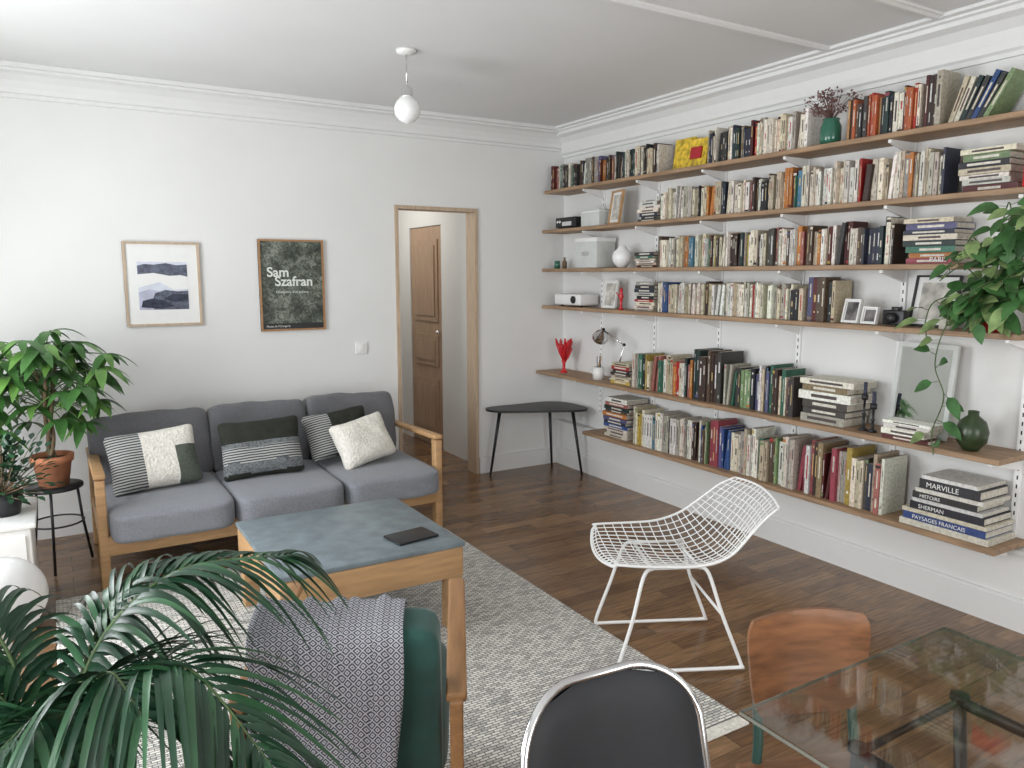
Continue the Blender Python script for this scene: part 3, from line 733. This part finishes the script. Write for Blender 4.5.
# ------------------------------------------------------------------ armchair with throw
AX,AY = .665,1.885
b = MB('green_armchair')
for s in (-1,1):
    x = .25*s
    b.rbox((x,-.27,.28),(.032,.055,.56),.006,BEECH,R=Rx(6)); b.rbox((x,.27,.27),(.032,.05,.54),.006,BEECH,R=Rx(-2))
    b.rbox((x,.01,.568),(.05,.64,.024),.008,BEECH,R=Rx(2)); b.rbox((x,0,.24),(.028,.50,.06),.005,BEECH)
b.rbox((0,.26,.25),(.47,.03,.07),.005,BEECH); b.rbox((0,-.24,.25),(.47,.03,.07),.005,BEECH)
b.cushion((0,.02,.355),(.455,.58,.16),GREENV,k=6,puff=.12)
Rb = Rx(12)
b.cushion((0,-.265,.525),(.43,.11,.48),GREENV,R=Rb,k=12,puff=.01)
ac = b.done(loc=(AX,AY,ZR),rz=math.radians(-27))
b = MB('throw_blanket')
rows = []
prof = [(-.13,-.38),(-.115,-.2),(-.095,-.05),(-.085,.10),(-.078,.19),(-.072,.228),(-.055,.250),(-.03,.260),(.03,.260),(.055,.248),(.074,.22),(.078,.14),(.082,.02)]
pp = catmull([V3((0,a,c)) for a,c in prof],4)
for p in pp:
    r = []
    for j in range(41):
        t = j/40; x = -.215+t*.335
        wv = .010*math.sin(t*19+p.z*4)+.006*math.sin(t*43+1-p.z*6)
        sg = -1 if p.y < 0 else 1
        q = V3((x+.012*math.sin(p.z*9)+.02*p.z, p.y+sg*abs(wv), p.z+(abs(wv)*.5 if p.z>.21 else 0)))
        r.append(V3((0,-.265,.525))+Rb@q)
    rows.append(r)
b.grid(rows,BLANKET)
ob = b.done(loc=(AX,AY,ZR),rz=math.radians(-27))
sd = ob.modifiers.new('t','SOLIDIFY'); sd.thickness = .006; sd.offset = 0

# ------------------------------------------------------------------ folding black chair (near)
b = MB('folding_chair')
tilt = 14
def bk(x,y,z):
    return V3((0,-.20,.486))+Rx(tilt)@V3((x,y+.035*(x/.19)**2,z))
rowsf = []; rowsb = []; NXX, NZZ = 18, 16
for k in range(NZZ+1):
    z = .285*k/NZZ; r = .13
    dz = .285-z
    w = .195 if dz > r else .195-r+math.sqrt(max(0,r*r-(r-dz)**2))
    rf=[];rb=[]
    for i in range(NXX+1):
        x = -w+2*w*i/NXX
        e = (1-(abs(x)/max(w,1e-3))**6)*(1-abs(2*z/.285-1)**6); t = .004+.014*max(0,e)
        rf.append(bk(x,t,z)); rb.append(bk(x,-t,z))
    rowsf.append(rf); rowsb.append(rb)
b.grid(rowsf,BLACKV); b.grid(rowsb,BLACKV)
loop = [bk(x,0,z) for x,z in [(.203,-.10)]+[(.204,.0)]+[(.204,.10)]]+[bk(.204-.14+.14*math.cos(math.radians(a)),0,.153+.14*math.sin(math.radians(a))) for a in range(8,91,8)]
loopl = [V3((-p.x,p.y,p.z)) for p in loop][::-1]
leg = [V3((.206,.19,.012)),V3((.206,.0,.25))]
full = leg+loop+loopl+[V3((-p.x,p.y,p.z)) for p in leg][::-1]
b.tube(full,.009,CHROME,12)
for s in (-1,1):
    b.tube([(.185*s,-.24,.012),(.185*s,.02,.27),(.185*s,.19,.42)],.010,CHROME,10)
b.tube([(-.185,-.24,.012),(.185,-.24,.012)],.010,CHROME,10); b.tube([(-.206,.19,.012),(.206,.19,.012)],.010,CHROME,10)
b.cushion((0,.0,.435),(.37,.38,.04),BLACKV,k=5,puff=.1)
b.done(loc=(.86,.86,0),rz=math.radians(176))

# ------------------------------------------------------------------ wooden school chair
b = MB('school_chair')
rows1=[];rows2=[]
for k in range(13):
    q = k/12; z = .565+.222*q; tz = abs(2*q-1)
    w = (.130+.024*q)*(1-.13*tz**5)
    r1=[];r2=[]
    for i in range(17):
        x = -w+2*w*i/16; yy = -.205-.09*(z-.6)+.03*(x/.16)**2
        r1.append(V3((x,yy,z+.010*(1-(x/w)**2)*(1 if q>.5 else -1)*tz))); r2.append(r1[-1]+V3((0,.010,0)))
    rows1.append(r1);rows2.append(r2)
b.grid(rows1,CHAIRW); b.grid(rows2,CHAIRW)
for R1,R2 in ((rows1[0],rows2[0]),(rows1[-1],rows2[-1]),([r[0] for r in rows1],[r[0] for r in rows2]),([r[-1] for r in rows1],[r[-1] for r in rows2])): b.grid([R1,R2],CHAIRW)
for s in (-1,1):
    b.tube(catmull([(.115*s,-.205,.72),(.115*s,-.195,.60),(.12*s,-.175,.46),(.145*s,-.20,.2),(.17*s,-.24,.01)],6),.011,GREENM,10)
    b.tube(catmull([(.14*s,-.17,.44),(.14*s,.10,.43),(.15*s,.16,.38),(.16*s,.20,.01)],6),.011,GREENM,10)
    for z in (.64,.70): b.ball((.115*s,-.186-.09*(z-.6),z),.004,CHROME,8)
b.rbox((0,0,.452),(.34,.36,.014),.006,CHAIRW)
b.tube([(-.15,-.20,.2),(.15,-.20,.2)],.008,GREENM,8)
b.done(loc=(1.342,.875,0),rz=math.radians(158))

# ------------------------------------------------------------------ glass table
b = MB('glass_dining_table')
gx0,gx1,gy0,gy1 = 1.05,1.72,-.72,.92
b.bx(gx0,gx1,gy0,gy1,.734,.746,GLASS)
for (a,c,d,e) in ((gx0,gx1,gy1,gy1+.0015),(gx0,gx1,gy0-.0015,gy0),(gx0-.0015,gx0,gy0,gy1),(gx1,gx1+.0015,gy0,gy1)): b.bx(a,c,d,e,.737,.743,GEDGE)
fx0,fx1,fy0,fy1 = 1.16,1.48,-.50,.75
b.tube([(fx0,fy0,.718),(fx1,fy0,.718),(fx1,fy1,.718),(fx0,fy1,.718)],.012,BLACK,10,closed=True)
for x in (fx0,fx1):
    for y in (fy0,fy1):
        b.tube([(x,y,.718),(x+(.05 if x==fx1 else -.05),y-(.04 if y==fy1 else -.04),.012)],.012,BLACK,10); b.cyl((x,y,0),.018,.722,.733,BLACK,14)
b.done()

# ------------------------------------------------------------------ plants on the left
b = MB('plant_stand'); sc = (-.05,4.62,0)
b.cyl((0,0,0),.135,.435,.45,BLACK,30); b.tube([(.125*math.cos(a*math.pi/12),.125*math.sin(a*math.pi/12),.25) for a in range(24)],.005,BLACK,6,closed=True)
for a in (20,140,260):
    ca,sa = math.cos(math.radians(a)),math.sin(math.radians(a)); b.tube([(.11*ca,.11*sa,.44),(.125*ca,.125*sa,.25),(.16*ca,.16*sa,.006)],.007,BLACK,8)
b.done(loc=sc)
b = MB('potted_money_tree'); c = V3((-.05,4.62,.4505))
b.lathe([(.001,0),(.07,0),(.09,.13),(.10,.13),(.103,.165),(.09,.165),(.085,.14),(.001,.135)],c,TERRA); b.cyl(c,.085,.13,.14,SOIL)
for a in range(3):
    b.tube(catmull([c+V3((.02*math.cos(a*2),.02*math.sin(a*2),.13)),c+V3((.015*math.cos(a*2+2),.015*math.sin(a*2+2),.25)),c+V3((.02*math.cos(a*2+4),.02*math.sin(a*2+4),.42)),c+V3((.06*math.cos(a*2+5),.06*math.sin(a*2+5),.66))],5),.010,STEM,8)
random.seed(3)
for i in range(72):
    a = i*2.399; el = random.uniform(-.6,1.2); r = random.uniform(.18,.36)
    s0 = c+V3((0,0,random.uniform(.36,.70)))
    d = V3((math.cos(a)*math.cos(el)-.12,math.sin(a)*math.cos(el)*.8,math.sin(el)))
    hub = s0+d*r
    if hub.y > 5.0: hub.y = 5.0
    if hub.x > .14 and hub.z < .88: hub.x = .06
    b.tube(catmull([s0,s0.lerp(hub,.5)+V3((0,0,.03)),hub],4),.003,STEMG,5)
    out = V3((d.x,d.y,.15)).normalized(); sd_ = out.cross(V3((0,0,1))).normalized()
    for k in range(6):
        an = math.radians(-110+220*k/5); dd = out*math.cos(an)+sd_*math.sin(an)+V3((0,0,-.15))
        L = random.uniform(.12,.21)*(1-.25*abs(an)/2)
        if hub.y+dd.y*L > 5.12: continue
        b.leaf(hub,dd,V3((0,0,1)),L,L*.33,random.choice([LEAF,LEAF,LEAFL]),droop=.55,fold=.2)
b.done()
b = MB('low_white_cabinet'); b.rbox((-.45,3.98,.26),(.62,.44,.44),.006,WHITE); b.rbox((-.45,3.98,.49),(.66,.47,.02),.005,WHITE)
for z in (.16,.36): b.rbox((-.45,3.755,z),(.58,.012,.18),.004,WHITE); b.ball((-.45,3.74,z),.012,CHROME,10)
for x in (-.73,-.17):
    for y in (3.79,4.17): b.bx(x-.015,x+.015,y-.015,y+.015,0,.04,OAK)
b.done()
b = MB('potted_bushy_plant'); c = V3((-.24,3.97,.5005))
b.lathe([(.001,0),(.06,0),(.08,.10),(.07,.10),(.001,.085)],c,BLACK)
for i in range(380):
    a = random.uniform(0,6.28); el = random.uniform(0,1.4); r = random.uniform(.06,.24)
    d = V3((math.cos(a)*math.cos(el),math.sin(a)*math.cos(el),math.sin(el)*1.2)); p = c+V3((0,0,.09))+d*r
    if i%4==0: b.tube([c+V3((0,0,.085)),p],.002,STEM,4)
    b.leaf(p,d+V3((random.uniform(-.5,.5),random.uniform(-.5,.5),0)),V3((0,0,1)),.05,.028,random.choice([LEAFD,LEAFD,LEAFD2]),droop=.3,k=3)
b.done()
b = MB('globe_floor_lamp')
b.lathe([(.001,0),(.11,0),(.11,.015),(.02,.03),(.015,.33),(.05,.345),(.001,.345)],(0,0,0),WHITE); b.ball((0,0,.47),.135,GLOBE,32)
b.done(loc=(-.21,3.0,.0))

# ------------------------------------------------------------------ palm
b = MB('potted_palm'); random.seed(11)
pprof = lambda t: min(1,t*7+.15)*(1-t)**.55 if t<1 else .0
def frond(ctrl, L, n=26, start=.22, droop=.8, width=.018, spread=.85):
    pts = catmull(ctrl, 14); N = len(pts)
    b.tube(pts,[.0065*(1-i/N)+.0015 for i in range(N)],STEMG,6)
    for i in range(n):
        t = start+(1-start)*i/(n-1); f = t*(N-1); k = min(int(f),N-2)
        p = pts[k].lerp(pts[k+1],f-k); tg = (pts[k+1]-pts[k]).normalized()
        side = tg.cross(V3((0,0,1))); side = side.normalized() if side.length>.05 else V3((1,0,0))
        up = side.cross(tg).normalized()
        q = (t-start)/(1-start); ll = L*(.55+.75*math.sin(math.pi*min(1,q*.85+.12)))*.8
        for s in (-1,1):
            d = side*s*spread + tg*(.45+.7*q) + up*random.uniform(.1,.35) + V3([random.uniform(-.08,.08) for _ in range(3)])
            b.leaf(p,d,up,ll*random.uniform(.88,1.08),width*random.uniform(.85,1.1),random.choice([LEAFD,LEAFD,LEAFD2]),droop=droop*random.uniform(.7,1.3),k=8,fold=.35,prof=pprof)
b.lathe([(.001,0),(.12,0),(.15,.26),(.16,.28),(.14,.28),(.13,.25),(.001,.24)],(0,0,0),TERRA)
b.cyl((0,0,0),.13,.23,.245,SOIL)
base = (0,0,.24)
def F(*pts, **k): frond([V3(base)]+[V3(p) for p in pts], **k)
F((.02,0,.58),(.10,.03,.80),(.24,.0,.87),(.41,-.08,.74),L=.31,n=34,start=.34)
F((.0,.02,.58),(.03,.08,.84),(.15,.18,.97),(.34,.30,.96),L=.26,n=32,start=.38)
F((-.01,0,.54),(-.04,.0,.72),(-.12,.0,.83),(-.26,-.02,.82),L=.30,n=30,start=.38)
F((-.03,.02,.56),(-.08,.05,.78),(-.15,.08,.90),(-.26,.10,.90),L=.27,n=28,start=.42)
F((-.02,-.02,.48),(-.10,-.05,.62),(-.22,-.08,.66),(-.36,-.1,.56),L=.27,n=26,start=.36)
F((.03,-.02,.46),(.12,-.06,.62),(.24,-.10,.66),(.37,-.14,.56),L=.29,n=30,start=.36)
F((.0,.0,.55),(.02,-.03,.72),(.03,-.08,.82),(.02,-.16,.82),L=.29,n=28,start=.40)
F((.02,.02,.56),(.06,.0,.78),(.13,-.04,.88),(.21,-.10,.84),L=.31,n=30,start=.40)
F((.0,.04,.58),(.0,.10,.80),(.05,.17,.93),(.14,.24,.97),L=.25,n=26,start=.42)
F((.02,-.04,.42),(.06,-.10,.60),(.12,-.18,.66),(.20,-.26,.60),L=.24,n=24,start=.42)
F((-.02,-.05,.42),(-.06,-.12,.58),(-.12,-.20,.62),(-.20,-.26,.56),L=.24,n=24,start=.42)
b.done(loc=(-.05,1.50,0),rz=math.radians(-31))

# ------------------------------------------------------------------ lights & world
w = bpy.data.worlds.new('World'); scene.world = w; w.use_nodes = True
w.node_tree.nodes['Background'].inputs[0].default_value = (.80,.90,1,1); w.node_tree.nodes['Background'].inputs[1].default_value = 1.5
def area(name, loc, rot, sx, sy, e, col):
    l = bpy.data.lights.new(name,'AREA'); l.shape = 'RECTANGLE'; l.size = sx; l.size_y = sy; l.energy = e; l.color = col
    o = bpy.data.objects.new(name,l); scene.collection.objects.link(o); o.location = loc; o.rotation_euler = rot; return o
area('window_daylight_1',(XL-.2,.8,1.3),(0,math.radians(-90),0),2.0,1.35,62,(.96,.98,1))
area('window_daylight_2',(XL-.2,3.45,1.3),(0,math.radians(-90),0),2.0,1.45,92,(.96,.98,1))
area('window_daylight_3',(1.3,YF-.2,1.32),(math.radians(90),0,0),2.1,2.0,62,(1,.97,.93))
area('hallway_fill',(2.3,6.4,2.45),(0,0,0),.5,.5,7,(1,.96,.9))  # added fill lamp to brighten the windowless hallway, not a real fixture

cam = bpy.data.cameras.new('camera'); cam.sensor_width = 36; cam.lens = 26.9; cam.sensor_fit = 'HORIZONTAL'; cam.clip_start = .05
co = bpy.data.objects.new('camera',cam); scene.collection.objects.link(co); co.location = (0,0,1.55)
yaw,pit = math.radians(31),math.radians(8.1)
co.rotation_euler = (math.pi/2-pit,0,-yaw)
scene.camera = co
scene.view_settings.view_transform = 'Standard'
